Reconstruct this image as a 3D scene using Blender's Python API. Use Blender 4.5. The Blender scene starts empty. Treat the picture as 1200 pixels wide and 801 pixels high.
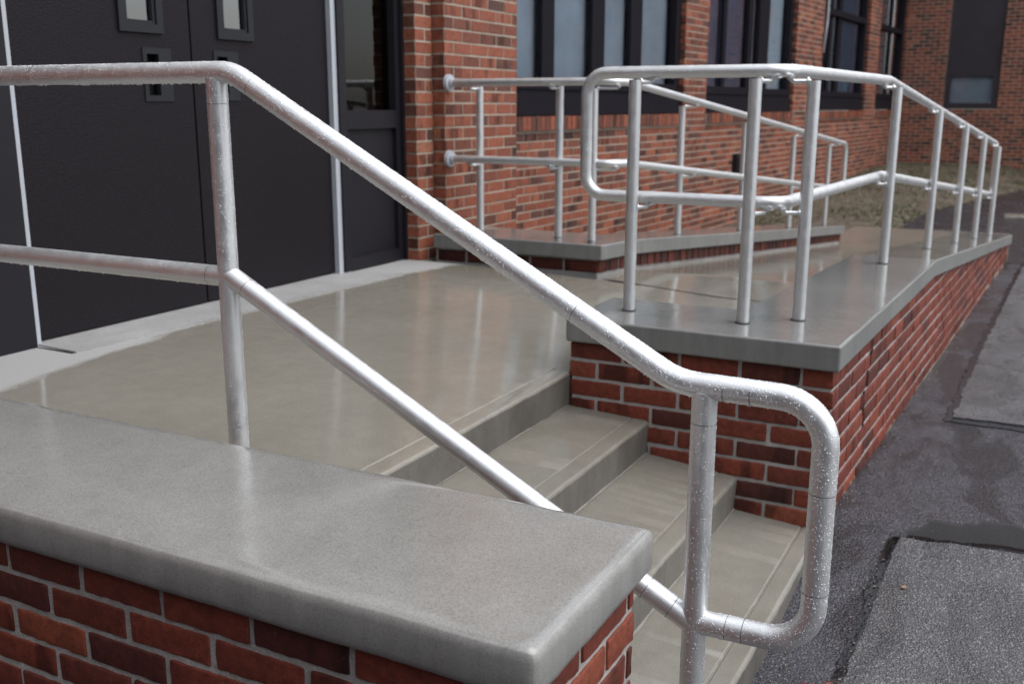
import bpy, bmesh, math, random
from mathutils import Vector, Matrix, noise

random.seed(7)
SC = bpy.context.scene
COL = SC.collection
R = math.radians

# ------------------------------------------------------------------ helpers
class MB:
    """mesh builder: vertices, faces, a material slot and a random tone per face"""
    def __init__(s):
        s.v = []; s.f = []; s.m = []; s.c = []
    def add(s, vs, fs, mi=0, c=None):
        o = len(s.v); s.v.extend([tuple(p) for p in vs])
        col = c if c is not None else (.5, .5, .5)
        for f in fs:
            s.f.append([i + o for i in f]); s.m.append(mi); s.c.append(col)
    def box(s, a, b, mi=0, c=None):
        x0, y0, z0 = a; x1, y1, z1 = b
        s.add([(x0,y0,z0),(x1,y0,z0),(x1,y1,z0),(x0,y1,z0),(x0,y0,z1),(x1,y0,z1),(x1,y1,z1),(x0,y1,z1)],
              [(0,3,2,1),(4,5,6,7),(0,1,5,4),(1,2,6,5),(2,3,7,6),(3,0,4,7)], mi, c)
    def obox(s, O, U, V, W, mi=0, c=None):
        """box from corner O along vectors U, V, W"""
        O, U, V, W = map(Vector, (O, U, V, W))
        p = [O, O+U, O+U+V, O+V, O+W, O+U+W, O+U+V+W, O+V+W]
        fs = [(0,3,2,1),(4,5,6,7),(0,1,5,4),(1,2,6,5),(2,3,7,6),(3,0,4,7)]
        if U.cross(V).dot(W) < 0: fs = [tuple(reversed(f)) for f in fs]
        s.add(p, fs, mi, c)
    def build(s, name, mats, parent=None, smooth=False, tones=False, angle=None):
        me = bpy.data.meshes.new(name)
        me.from_pydata(s.v, [], s.f)
        if not isinstance(mats, (list, tuple)): mats = [mats]
        for m in mats: me.materials.append(m)
        me.polygons.foreach_set('material_index', s.m)
        if tones:
            at = me.color_attributes.new('tone', 'FLOAT_COLOR', 'CORNER')
            buf = []
            for f, c in zip(s.f, s.c): buf.extend([c[0], c[1], c[2], 1.0] * len(f))
            at.data.foreach_set('color', buf)
        me.validate(); me.update()
        if smooth or angle is not None:
            me.polygons.foreach_set('use_smooth', [True] * len(me.polygons))
            if angle is not None:
                me.set_sharp_from_angle(angle=angle)
        o = bpy.data.objects.new(name, me); COL.objects.link(o)
        if parent is not None: o.parent = parent
        return o

def tag(o, label=None, cat=None, group=None, kind=None):
    if label: o['label'] = label
    if cat: o['category'] = cat
    if group: o['group'] = group
    if kind: o['kind'] = kind
    return o

def empty(name, loc=(0,0,0)):
    o = bpy.data.objects.new(name, None); COL.objects.link(o)
    o.empty_display_size = .1
    return o            # kept at the world origin so that parts use world coordinates

def nz(p, s): return noise.noise(Vector(p) * s)

def rounded_box(mb, h, r, steps, fn, mi=0, c=None):
    """surface grid of a box with half sizes h, edges rounded by r; fn maps local -> world"""
    def axis(hh, n):
        n = max(1, n)
        return [-hh, -hh + r*.4, -hh + r] + [-hh + r + (2*hh - 2*r) * i / n for i in range(1, n)] + [hh - r, hh - r*.4, hh]
    ax = [axis(h[i], int((2*h[i]-2*r) / steps[i])) for i in range(3)]
    def rnd(p):
        q = [max(-(h[i]-r), min(h[i]-r, p[i])) for i in range(3)]
        d = Vector([p[i]-q[i] for i in range(3)])
        if d.length > 1e-9: d = d.normalized() * r
        return Vector(q) + d
    for a in range(3):
        b, d = (a+1) % 3, (a+2) % 3
        for sgn in (-1, 1):
            vs = []; fs = []
            nb, nd = len(ax[b]), len(ax[d])
            for i in range(nb):
                for j in range(nd):
                    p = [0,0,0]; p[a] = sgn*h[a]; p[b] = ax[b][i]; p[d] = ax[d][j]
                    vs.append(fn(rnd(p)))
            for i in range(nb-1):
                for j in range(nd-1):
                    q = (i*nd+j, (i+1)*nd+j, (i+1)*nd+j+1, i*nd+j+1)
                    fs.append(q if sgn > 0 else tuple(reversed(q)))
            mb.add(vs, fs, mi, c)

# ------------------------------------------------------------------ materials
def mat(name):
    m = bpy.data.materials.new(name); m.use_nodes = True
    nt = m.node_tree; nt.nodes.clear()
    out = nt.nodes.new('ShaderNodeOutputMaterial')
    b = nt.nodes.new('ShaderNodeBsdfPrincipled')
    nt.links.new(b.outputs[0], out.inputs[0])
    return m, nt, b
def N(nt, t, **kw):
    n = nt.nodes.new(t)
    for k, v in kw.items(): setattr(n, k, v)
    return n
def L(nt, a, b): nt.links.new(a, b)
def coords(nt, scale=(1,1,1)):
    t = N(nt, 'ShaderNodeTexCoord'); mp = N(nt, 'ShaderNodeMapping')
    mp.inputs['Scale'].default_value = scale
    L(nt, t.outputs['Object'], mp.inputs[0]); return mp.outputs[0]
def noise_tex(nt, vec, scale, detail=4, rough=.55, dist=0):
    n = N(nt, 'ShaderNodeTexNoise'); n.inputs['Scale'].default_value = scale
    n.inputs['Detail'].default_value = detail; n.inputs['Roughness'].default_value = rough
    n.inputs['Distortion'].default_value = dist
    L(nt, vec, n.inputs['Vector']); return n.outputs['Fac']
def ramp(nt, fac, stops):
    r = N(nt, 'ShaderNodeValToRGB')
    e = r.color_ramp.elements
    while len(e) < len(stops): e.new(.5)
    for k, (p, c) in enumerate(stops):
        e[k].position = p; e[k].color = (*c, 1) if len(c) == 3 else c
    L(nt, fac, r.inputs[0]); return r.outputs[0]
def g(v): return (v, v, v)
def mixc(nt, fac, a, b, mode='MIX'):
    n = N(nt, 'ShaderNodeMix', data_type='RGBA', blend_type=mode)
    for i, x in ((0, fac), (6, a), (7, b)):
        if isinstance(x, (int, float)): n.inputs[i].default_value = x
        elif isinstance(x, tuple): n.inputs[i].default_value = (*x, 1)
        else: L(nt, x, n.inputs[i])
    return n.outputs[2]
def math_(nt, op, a, b=None, clamp=False):
    n = N(nt, 'ShaderNodeMath', operation=op); n.use_clamp = clamp
    for i, x in ((0, a), (1, b)):
        if x is None: continue
        if isinstance(x, (int, float)): n.inputs[i].default_value = x
        else: L(nt, x, n.inputs[i])
    return n.outputs[0]
def bump(nt, b, heights, prev=None):
    """chain of (height socket, distance)"""
    last = None
    for h, d in heights:
        n = N(nt, 'ShaderNodeBump'); n.inputs['Distance'].default_value = d
        n.inputs['Strength'].default_value = 1
        L(nt, h, n.inputs['Height'])
        if last: L(nt, last, n.inputs['Normal'])
        last = n.outputs[0]
    L(nt, last, b.inputs['Normal'])

def concrete(name, c0, c1, r0, r1, grain=.0006, wave=.0012, dry=False, ripple=True, speck=.5, ior=1.55):
    m, nt, b = mat(name)
    v = coords(nt)
    big = noise_tex(nt, v, 1.6, 6, .62, .3)
    mid = noise_tex(nt, v, 14, 5, .65)
    fine = noise_tex(nt, v, 300, 3, .75)
    base = ramp(nt, big, [(.3, c0), (.7, c1)])
    base = mixc(nt, .2, base, ramp(nt, mid, [(.3, g(.62)), (.7, g(1.25))]), 'MULTIPLY')
    base = mixc(nt, speck, base, ramp(nt, fine, [(.32, g(.55)), (.5, g(1)), (.72, g(1.35))]), 'MULTIPLY')
    # scattered dark pits
    vo = N(nt, 'ShaderNodeTexVoronoi'); vo.inputs['Scale'].default_value = 38
    L(nt, v, vo.inputs['Vector'])
    base = mixc(nt, ramp(nt, vo.outputs['Distance'], [(.045, g(.6)), (.075, g(0))]), base, (.10, .09, .08))
    film = ramp(nt, noise_tex(nt, v, 3.4, 4, .6, .8), [(.38, g(r0)), (.66, g(r1))])
    hs = [(fine, grain)]
    if ripple:
        vr = coords(nt, (14, 60, 30))
        hs.insert(0, (noise_tex(nt, vr, 1, 3, .55, .3), wave))
    else:
        hs.insert(0, (mid, wave))
    if dry:
        # patches the rain has not reached, under the door head
        t = N(nt, 'ShaderNodeTexCoord'); sp = N(nt, 'ShaderNodeSeparateXYZ'); L(nt, t.outputs['Object'], sp.inputs[0])
        wob = math_(nt, 'MULTIPLY_ADD', noise_tex(nt, v, 4.2, 4, .6, .6), 1.0)
        # distance to the door line, the dry strip is wider at the two ends
        xx = math_(nt, 'ABSOLUTE', math_(nt, 'SUBTRACT', sp.outputs[0], .35))
        lim = math_(nt, 'MULTIPLY', math_(nt, 'SUBTRACT', xx, .5), .17)
        q = math_(nt, 'ADD', sp.outputs[1], lim)
        q = math_(nt, 'ADD', q, math_(nt, 'MULTIPLY', math_(nt, 'SUBTRACT', noise_tex(nt, v, 3.6, 4, .6, .5), .5), .22))
        dm = ramp(nt, math_(nt, 'SUBTRACT', q, 2.0, True), [(.47, g(0)), (.53, g(1))])
        base = mixc(nt, dm, base, mixc(nt, .5, (.31, .305, .295), ramp(nt, fine, [(.3, g(.75)), (.7, g(1.2))]), 'MULTIPLY'))
        film = mixc(nt, dm, film, (.75, .75, .75))
    geo = N(nt, 'ShaderNodeNewGeometry'); sn_ = N(nt, 'ShaderNodeSeparateXYZ'); L(nt, geo.outputs['True Normal'], sn_.inputs[0])
    flat_ = ramp(nt, math_(nt, 'ABSOLUTE', sn_.outputs[2]), [(.80, g(0)), (.97, g(1))])
    film = mixc(nt, flat_, (.46, .46, .46), film)
    streak = ramp(nt, noise_tex(nt, coords(nt, (26, 26, 2.2)), 1, 4, .65), [(.3, g(.62)), (.62, g(1.12))])
    base = mixc(nt, math_(nt, 'MULTIPLY', math_(nt, 'SUBTRACT', 1.0, flat_), .4), base, mixc(nt, 1., base, streak, 'MULTIPLY'))
    L(nt, base, b.inputs['Base Color']); L(nt, film, b.inputs['Roughness'])
    b.inputs['IOR'].default_value = ior
    bump(nt, b, hs)
    return m

def brick(name, wet=1.0, scale=1.0):
    m, nt, b = mat(name)
    v = coords(nt)
    at = N(nt, 'ShaderNodeVertexColor'); at.layer_name = 'tone'
    sp = N(nt, 'ShaderNodeSeparateColor'); L(nt, at.outputs[0], sp.inputs[0])
    if wet:
        st = [(0, (.055,.020,.017)), (.16, (.085,.022,.016)), (.42, (.160,.036,.022)), (.75, (.205,.045,.026)), (1, (.250,.075,.038))]
    else:
        st = [(0, (.075,.042,.038)), (.2, (.140,.054,.036)), (.5, (.240,.072,.042)), (.8, (.300,.098,.056)), (1, (.33,.155,.090))]
    base = ramp(nt, sp.outputs[0], st)
    # burnt dark bands across single bricks (their width comes from the tone)
    w = N(nt, 'ShaderNodeTexNoise', noise_dimensions='4D'); w.inputs['Scale'].default_value = 1; w.inputs['Detail'].default_value = 2
    mp = coords(nt, (13, 13, 3)); L(nt, mp, w.inputs['Vector'])
    L(nt, math_(nt, 'MULTIPLY', sp.outputs[1], 30), w.inputs['W'])
    band = ramp(nt, w.outputs['Fac'], [(.40, g(.34)), (.50, g(1))])
    base = mixc(nt, math_(nt, 'MULTIPLY', ramp(nt, sp.outputs[2], [(.45, g(0)), (.6, g(1))]), .85), base, mixc(nt, 1., base, band, 'MULTIPLY'))
    mid = noise_tex(nt, v, 45, 6, .75)
    fine = noise_tex(nt, v, 320, 3, .7)
    base = mixc(nt, .6, base, ramp(nt, fine, [(.3, g(.6)), (.7, g(1.35))]), 'MULTIPLY')
    base = mixc(nt, 1., base, ramp(nt, mid, [(.3, g(.55)), (.7, g(1.35))]), 'MULTIPLY')
    base = mixc(nt, ramp(nt, noise_tex(nt, v, 70, 4, .75), [(.63, g(0)), (.76, g(.5))]), base, (.34, .27, .24))
    L(nt, base, b.inputs['Base Color'])
    b.inputs['Roughness'].default_value = .5 if wet else .6
    b.inputs['IOR'].default_value = 1.36
    L(nt, ramp(nt, mid, [(.3, g(.42)), (.7, g(.75))]), b.inputs['Roughness'])
    bump(nt, b, [(mid, .0022), (fine, .0008)])
    return m

def mortar(name, c0, c1, rough=.8):
    m, nt, b = mat(name)
    v = coords(nt)
    L(nt, mixc(nt, .6, ramp(nt, noise_tex(nt, v, 9, 5, .65), [(.3, c0), (.7, c1)]),
            ramp(nt, noise_tex(nt, v, 230, 3, .7), [(.3, g(.6)), (.7, g(1.3))]), 'MULTIPLY'), b.inputs['Base Color'])
    b.inputs['Roughness'].default_value = rough
    bump(nt, b, [(noise_tex(nt, v, 60, 4, .7), .004), (noise_tex(nt, v, 300, 3, .7), .0012)])
    return m

def plain(name, c, rough=.5, metal=0., var=.25, scale=20, bmp=0., ior=1.45):
    m, nt, b = mat(name)
    v = coords(nt); n = noise_tex(nt, v, scale, 4, .6)
    L(nt, mixc(nt, var, c, ramp(nt, n, [(.3, g(.55)), (.7, g(1.4))]), 'MULTIPLY'), b.inputs['Base Color'])
    b.inputs['Roughness'].default_value = rough; b.inputs['Metallic'].default_value = metal
    b.inputs['IOR'].default_value = ior
    if bmp: bump(nt, b, [(n, bmp)])
    return m

def asphalt(name, c0, c1, stone, cell, r0, r1, rel, wet=.6):
    m, nt, b = mat(name)
    v = coords(nt)
    vo = N(nt, 'ShaderNodeTexVoronoi'); vo.inputs['Scale'].default_value = cell; L(nt, v, vo.inputs['Vector'])
    sp = N(nt, 'ShaderNodeSeparateColor'); L(nt, vo.outputs['Color'], sp.inputs[0])
    base = ramp(nt, noise_tex(nt, v, 5, 5, .65), [(.3, c0), (.7, c1)])
    st = ramp(nt, sp.outputs[0], [(.45, g(0)), (.9, g(1))])
    base = mixc(nt, math_(nt, 'MULTIPLY', st, ramp(nt, vo.outputs['Distance'], [(.3, g(1)), (.5, g(0))])), base, stone)
    v2 = N(nt, 'ShaderNodeTexVoronoi'); v2.inputs['Scale'].default_value = cell*2.3; L(nt, v, v2.inputs['Vector'])
    s2 = N(nt, 'ShaderNodeSeparateColor'); L(nt, v2.outputs['Color'], s2.inputs[0])
    base = mixc(nt, .8, base, ramp(nt, s2.outputs[1], [(.1, g(.45)), (.9, g(1.5))]), 'MULTIPLY')
    vs_ = coords(nt, (1.0, 2.2, 1)); soak = ramp(nt, noise_tex(nt, vs_, 1.9, 5, .62, .9), [(.47, g(0)), (.56, g(1))])
    base = mixc(nt, math_(nt, 'MULTIPLY', soak, wet), base, (.016, .0125, .0135))
    L(nt, base, b.inputs['Base Color'])
    ro = ramp(nt, noise_tex(nt, v, 4, 4, .6, .5), [(.35, g(r0)), (.65, g(r1))])
    L(nt, mixc(nt, math_(nt, 'MULTIPLY', soak, wet), ro, (.07, .07, .07)), b.inputs['Roughness'])
    b.inputs['IOR'].default_value = 1.36
    inv = math_(nt, 'SUBTRACT', 1.0, vo.outputs['Distance'])
    bump(nt, b, [(inv, rel), (noise_tex(nt, v, 40, 4, .6), rel*1.2), (s2.outputs[0], rel*.25)])
    return m

def aluminium(name, base=.80, rough=.30, drops=True):
    m, nt, b = mat(name)
    v = coords(nt)
    n = noise_tex(nt, v, 30, 4, .6)
    L(nt, ramp(nt, n, [(.3, (base*.93, base*.935, base*.935)), (.7, (base*.985, base, base))]), b.inputs['Base Color'])
    b.inputs['Metallic'].default_value = .88
    L(nt, ramp(nt, n, [(.3, g(rough*.85)), (.7, g(rough*1.2))]), b.inputs['Roughness'])
    hs = [(noise_tex(nt, v, 500, 2, .6), .00012)]
    if drops:
        vo = N(nt, 'ShaderNodeTexVoronoi'); vo.inputs['Scale'].default_value = 210; L(nt, v, vo.inputs['Vector'])
        hs.append((ramp(nt, vo.outputs['Distance'], [(.12, g(1)), (.42, g(0))]), .00022))
    bump(nt, b, hs)
    return m

def glass(name, tint=(.9,.95,1), reflect=1.0, fres=1.5):
    m = bpy.data.materials.new(name); m.use_nodes = True; nt = m.node_tree; nt.nodes.clear()
    out = N(nt, 'ShaderNodeOutputMaterial'); mx = N(nt, 'ShaderNodeMixShader')
    tr = N(nt, 'ShaderNodeBsdfTransparent'); tr.inputs[0].default_value = (*tint, 1)
    gl = N(nt, 'ShaderNodeBsdfGlossy'); gl.inputs['Roughness'].default_value = .02
    v = coords(nt)
    bp = N(nt, 'ShaderNodeBump'); bp.inputs['Distance'].default_value = .004; bp.inputs['Strength'].default_value = .5
    L(nt, noise_tex(nt, v, 1.5, 2, .5), bp.inputs['Height']); L(nt, bp.outputs[0], gl.inputs['Normal'])
    fr = N(nt, 'ShaderNodeFresnel'); fr.inputs[0].default_value = fres
    f = math_(nt, 'MULTIPLY', fr.outputs[0], reflect, True)
    L(nt, f, mx.inputs[0]); L(nt, tr.outputs[0], mx.inputs[1]); L(nt, gl.outputs[0], mx.inputs[2]); L(nt, mx.outputs[0], out.inputs[0])
    return m

def water(name):
    m, nt, b = mat(name)
    b.inputs['Base Color'].default_value = (1, 1, 1, 1); b.inputs['Roughness'].default_value = .03
    # a bead on polished metal sends back most of the light that enters it, as a small curved mirror
    b.inputs['Base Color'].default_value = (.86, .87, .89, 1); b.inputs['Metallic'].default_value = .8
    b.inputs['Roughness'].default_value = .30
    return m

M = {}
M['cap'] = concrete('coping_concrete', (.222,.217,.202), (.262,.257,.241), .06, .11, grain=.00013, wave=.00008, ripple=False, speck=.7, ior=1.75)
M['curb'] = concrete('curb_concrete', (.165,.166,.158), (.212,.211,.201), .05, .13, grain=.00006, wave=.0002)
M['landing'] = concrete('landing_concrete', (.205,.189,.156), (.242,.225,.190), .05, .14, grain=.00006, wave=.00025, dry=True)
M['grout'] = mortar('grout', (.17,.16,.14), (.27,.255,.23), .5)
M['step'] = concrete('step_concrete', (.160,.148,.122), (.218,.204,.173), .08, .24, grain=.00010, wave=.00025)
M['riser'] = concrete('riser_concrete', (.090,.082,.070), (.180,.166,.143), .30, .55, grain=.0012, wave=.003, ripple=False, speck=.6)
M['ramp'] = concrete('ramp_concrete', (.185,.170,.140), (.235,.218,.182), .05, .14, grain=.00006, wave=.00025)
M['thresh'] = concrete('threshold_granite', (.26,.258,.252), (.36,.357,.35), .45, .65, grain=.0004, wave=.0005, ripple=False, speck=.9)
M['brick_near'] = brick('wet_brick', 1)
M['brick_far'] = brick('facade_brick', 0)
M['mortar'] = mortar('wet_mortar', (.29,.27,.25), (.45,.42,.395))
M['mortar_far'] = mortar('facade_mortar', (.34,.285,.225), (.47,.40,.32))
M['alu'] = aluminium('wet_aluminium', .79, .44, False)
M['alu2'] = aluminium('wet_aluminium_ramp', .70, .45)
M['seam'] = plain('joint_gap', (.05,.05,.055), .5)
M['water'] = water('raindrop_water')
M['door'] = plain('dark_door_skin', (.0120,.0096,.0122), .48, 0, 1., 120, .0026, 1.26)
M['frame'] = plain('bronze_frame', (.0115,.0100,.0135), .5, 0, .2, 12, 0, 1.35)
M['frame_blue'] = plain('dark_window_frame', (.015,.014,.018), .5, 0, .2, 12, 0, 1.12)
M['lite'] = plain('grey_lite_frame', (.017,.018,.021), .5, 0, .15, 40, 0, 1.33)
M['white_strip'] = plain('pale_aluminium_strip', (.42,.44,.48), .4, 0, .1, 10)
M['void'] = plain('dark_recess', (.006,.006,.007), .7)
M['glass'] = glass('window_glass', (.85,.9,.95), 2.2)
M['glass_door'] = glass('sidelight_glass', (.22,.23,.25), 1.1)
M['glass_lite'] = glass('mirror_glass', (.30,.30,.33), 5.0)
M['blind'] = plain('blue_grey_blind', (.58,.66,.71), .8, 0, .25, 3)
M['blind_pale'] = plain('pale_blind', (.75,.88,.92), .8, 0, .2, 3)
M['blind_dark'] = plain('dark_blue_blind', (.16,.20,.30), .8, 0, .3, 3)  # darker, bluer blind colour for the windows farther off
M['panel'] = plain('dark_spandrel', (.030,.025,.032), .45, 0, .3, 4)
M['room'] = plain('dark_room', (.02,.02,.022), .9)
M['asph'] = asphalt('new_asphalt', (.034,.033,.039), (.060,.058,.067), (.16,.157,.17), 150, .16, .42, .0035)
M['asph_old'] = asphalt('old_asphalt', (.062,.060,.064), (.110,.107,.110), (.27,.265,.265), 165, .22, .5, .0035, .25)
M['asph_black'] = asphalt('wet_black_asphalt', (.016,.015,.018), (.03,.028,.032), (.07,.07,.08), 150, .16, .35, .003)
M['gap'] = plain('black_seam', (.008,.008,.010), .16, 0, .5, 60, .004)
M['footing'] = mortar('footing', (.26,.20,.145), (.36,.29,.22), .7)
M['soil'] = plain('soil', (.085,.066,.045), .9, 0, .8, 6, .03)
M['bounce_panel'] = plain('pale_bounce_panel', (.55,.55,.55), .6, 0, .15, 3)  # pale reflector colour, added to brighten rails and landing
M['roof'] = plain('roof_edge', (.10,.09,.085), .6)
M['leaf'] = plain('red_leaf', (.11,.022,.016), .35, 0, .6, 60)
M['leaf2'] = plain('tan_leaf', (.32,.20,.13), .5, 0, .5, 60)

def puddle_mat():
    m = glass('puddle_water', (.34, .27, .25), .5, 1.33)
    return m
M['puddle'] = puddle_mat()

# ------------------------------------------------------------------ levels measured from the photograph
# x: away along the facade, y: towards the building, z: up; z = 0 is the underside of the copings
def ramp_dz(x): return 0. if x < 2.04 else -(x - 2.04) / 12.
def landing_z(y):
    t = max(0., min(1.25, (2.75 - y) / 1.84)); t = min(t, 1.0)
    return -.05 - .05 * t * t
TOP, CB = .102, .018                     # coping top and underside
def curb_out(x): return -.015 - .038 * x  # outer edge of the right curb
C = .0677; BL = .2025                     # brick course and pitch

def jit(a): return random.uniform(-a, a)
TMUL = [1.]
def tone(dark=.07):
    t = random.betavariate(3.2, 3.0) * TMUL[0]
    if random.random() < dark: t *= .3
    return (t, random.random(), random.random())

def brick_course(mb, O, U, NN, s0, s1, z, off, depth=.095, pitch=BL, joint=.0118, fine=True, zc=None, h=C-.0115, dark=.045, mi=0):
    """one course of bricks on the face through O along U (outward normal NN), from s0 to s1"""
    U = Vector(U); NN = Vector(NN); O = Vector(O)
    k = math.floor((s0 - off) / pitch) - 1
    while True:
        a = off + k*pitch + joint/2; b2 = off + (k+1)*pitch - joint/2
        k += 1
        if a > s1: break
        a = max(a, s0); b2 = min(b2, s1)
        if b2 - a < .012: continue
        c = tone(dark)
        if fine:
            hx, hy, hz = (b2-a)/2 + jit(.0015), depth/2, h/2 + jit(.0008)
            cen = O + U*((a+b2)/2) - NN*(depth/2 + jit(.0014)) + Vector((0,0,z + C/2 + jit(.001)))
            tilt = jit(.006); sd = random.random()*50
            def fn(p, cen=cen, sd=sd, tilt=tilt):
                q = cen + U*p.x + NN*(-p.y if False else p.y) + Vector((0,0,p.z + p.x*tilt))
                n1 = nz((q.x+sd, q.y, q.z), 30); n2 = nz((q.x, q.y+sd, q.z), 85)
                d = Vector((nz((q.x, q.y, q.z+sd), 60), nz((q.y+sd, q.x, q.z), 60), nz((q.z, q.x+sd, q.y), 60))) * .0022
                q = q + NN*(n1*.0009 + n2*.0008) + d
                if zc is not None:
                    lim = zc((q - O).dot(U))
                    if q.z > lim: q.z = lim
                return q
            rounded_box(mb, (hx, hy, hz), .0045, (.016, .2, .016), fn, mi, c)
        else:
            e = jit(.0015)
            O2 = O + U*a + NN*e + Vector((0,0,z + joint/2))
            p = [O2, O2+U*(b2-a), O2+U*(b2-a)+Vector((0,0,h)), O2+Vector((0,0,h))]
            q = [x - NN*.10 for x in p]
            vs = p + q
            fs = [(0,1,2,3),(1,5,6,2),(4,0,3,7),(3,2,6,7),(4,5,1,0)]
            if U.cross(Vector((0,0,1))).dot(NN) < 0: fs = [tuple(reversed(f)) for f in fs]
            mb.add(vs, fs, mi, c)

# ------------------------------------------------------------------ foreground stair wall
FX0, FX1, FY = -2.030, -1.605, .048     # brick faces of the wall in front
fw = tag(empty('stair_wall'), 'low red brick wall with a wide grey concrete coping nearest the viewer, beside the steps', 'brick wall')
mb = MB()
for k in range(-1, 12):
    z = CB - C*(k+1)
    if k < 0: continue
    odd = k % 2 == 0
    # end face (towards the street)
    brick_course(mb, (FX0, FY, 0), (1,0,0), (0,-1,0), -.003 if odd else .1013, (FX1-FX0), z, -.010 if odd else .0963)
    # long face towards the viewer
    brick_course(mb, (FX0, FY, 0), (0,1,0), (-1,0,0), .1013 if odd else -.003, 1.75, z, -.1013 if odd else -.010)
    # face towards the steps
    brick_course(mb, (FX1, FY, 0), (0,1,0), (1,0,0), .11, 1.2, z, .11, fine=False)
mb.build('brickwork', [M['brick_near']], fw, tones=True, angle=R(50))
mb = MB()
mb.box((FX0+.0042, FY+.0042, -.95), (FX1-.003, 2.74, CB-.001))
mb.build('mortar_joints', M['mortar'], fw)
mb = MB()
cx0, cx1, cy0, cy1 = -2.058, -1.578, .020, 2.735
def capfn(p):
    q = Vector(((cx0+cx1)/2, (cy0+cy1)/2, (TOP+CB)/2)) + p
    w = .0032*nz((q.x*3, q.y*3, q.z), 2.0) + .0016*nz(q, 22)
    side = 1 if p.z < .03 else .6
    q.x += (.0030*nz((q.y, 3.1, 0), 7) + .0015*nz((q.y, q.z, 1), 45)) * (1 if abs(p.x) > .2 else 0)
    q.y += (.0025*nz((q.x, 7.1, 0), 9) + .0015*nz((q.x, q.z, 4), 45)) * (1 if abs(p.y) > 1.3 else 0)
    q.z += w*.2
    return q
rounded_box(mb, ((cx1-cx0)/2, (cy1-cy0)/2, (TOP-CB)/2), .020, (.018, .022, .02), capfn)
mb.build('coping', M['cap'], fw, smooth=True)

# ------------------------------------------------------------------ staircase: landing and three steps
st = tag(empty('concrete_stairs'), 'wet concrete entrance landing with low steps going down between the two brick walls', 'stairs')
def extrude_profile(mb, prof, x0, x1, n, mis):
    """prof: list of (y, z); one strip of faces per profile segment"""
    vs = []
    for i in range(n+1):
        x = x0 + (x1-x0)*i/n
        for j, (y, z) in enumerate(prof):
            q = Vector((x, y, z))
            e = mis[min(j, len(mis)-1)]
            a = .0028 if e == 1 else .0012
            q.y += a*nz((x, z*2, y), 9) + .0010*nz((x, z, y), 55)
            q.z += .0010*nz((x, y, 3.3), 3) + .0006*nz((x, y, 8), 35)
            vs.append(q)
    m = len(prof); 
    for j in range(m-1):
        fs = []
        for i in range(n): fs.append((i*m+j, i*m+j+1, (i+1)*m+j+1, (i+1)*m+j))
        o = len(mb.v)
        mb.f.extend([[a+len_base for a in f] for f in fs for len_base in (BASE[0],)]); mb.m.extend([mis[j]]*len(fs)); mb.c.extend([(.5,.5,.5)]*len(fs))
    mb.v.extend([tuple(p) for p in vs])
BASE = [0]
def step_profile(y_back, z_back, y_n, z_n, z_bot, mid=None):
    """tread from the back to a rounded, tooled nosing and down the riser"""
    pr = []; mi = []
    pts = mid if mid else [(y_back, z_back)]
    def zt(y): return z_back + (z_n - z_back) * (y_back - y) / (y_back - y_n)
    zf = landing_z if mid else zt
    for p in pts: pr.append(p); mi.append(0)
    for dy, dz in ((.066,0), (.063,-.0028), (.057,-.0028), (.054,0), (.03,0), (.013,-.0002)):
        pr.append((y_n+dy, zf(y_n+dy)+dz)); mi.append(0)
    r = .012
    for a in (25, 50, 75, 90):
        pr.append((y_n + r - r*math.sin(R(a)), zf(y_n+r) - r + r*math.cos(R(a)))); mi.append(0 if a < 90 else 1)
    k = 5
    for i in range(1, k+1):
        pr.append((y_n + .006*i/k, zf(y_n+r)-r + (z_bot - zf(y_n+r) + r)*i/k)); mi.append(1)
    return pr, mi
SX0, SX1 = -1.612, .004
landing_mid = [(2.80 - .1*i, landing_z(2.80-.1*i)) for i in range(19)]
specs = [('landing', step_profile(2.8, -.05, .907, -.1, -.30, landing_mid), 'landing'),
         ('step', step_profile(.93, -.222, .607, -.236, -.42), 'step'),
         ('step', step_profile(.63, -.352, .291, -.384, -.56), 'step'),
         ('step', step_profile(.31, -.498, .008, -.520, -.75), 'step')]
for nm, (pr, mi), mt in specs:
    mb = MB(); BASE[0] = 0
    extrude_profile(mb, pr, SX0, SX1, 110, mi)
    if nm == 'landing':
        # the part of the landing behind the curb, up to the joint with the ramp
        xs = [SX1 + .08*i for i in range(1, 22)]
        ys = [2.80 - .1*i for i in range(25)]
        vs = []; fs = []
        xs = [SX1] + xs
        for x in xs:
            for y in ys:
                xe = min(x, 1.725 if y > 1.5 else 1.60 + .117*(y-.5))
                if y > 1.56 and x > 1.7: xe = 1.765
                vs.append((xe, y, landing_z(y) + (.0010*nz((x, y, 3.3), 3) if x > SX1 else .0010*nz((SX1, y, 3.3), 3) + .0006*nz((SX1, y, 8), 35))))
        n = len(ys)
        for i in range(len(xs)-1):
            for j in range(n-1): fs.append((i*n+j, i*n+j+1, (i+1)*n+j+1, (i+1)*n+j))
        mb.add(vs, fs, 0)
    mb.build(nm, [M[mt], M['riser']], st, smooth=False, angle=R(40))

for (y, z) in ((.913, -.222), (.611, -.352), (.295, -.498)):
    mb = MB(); vs = []; n = 60
    for i in range(n+1):
        x = SX0 + (SX1-SX0)*i/n; a = .006*(.6 + .9*abs(nz((x, y, 2.), 14)))
        vs += [(x, y+.006, z+a), (x, y-a*1.1, z+.0006-a*.04), (x, y+.006, z-.004)]
    mb.add(vs, [(3*i, 3*i+1, 3*i+4, 3*i+3) for i in range(n)])
    mb.build('grout_bead', M['grout'], st, smooth=True)

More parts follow.
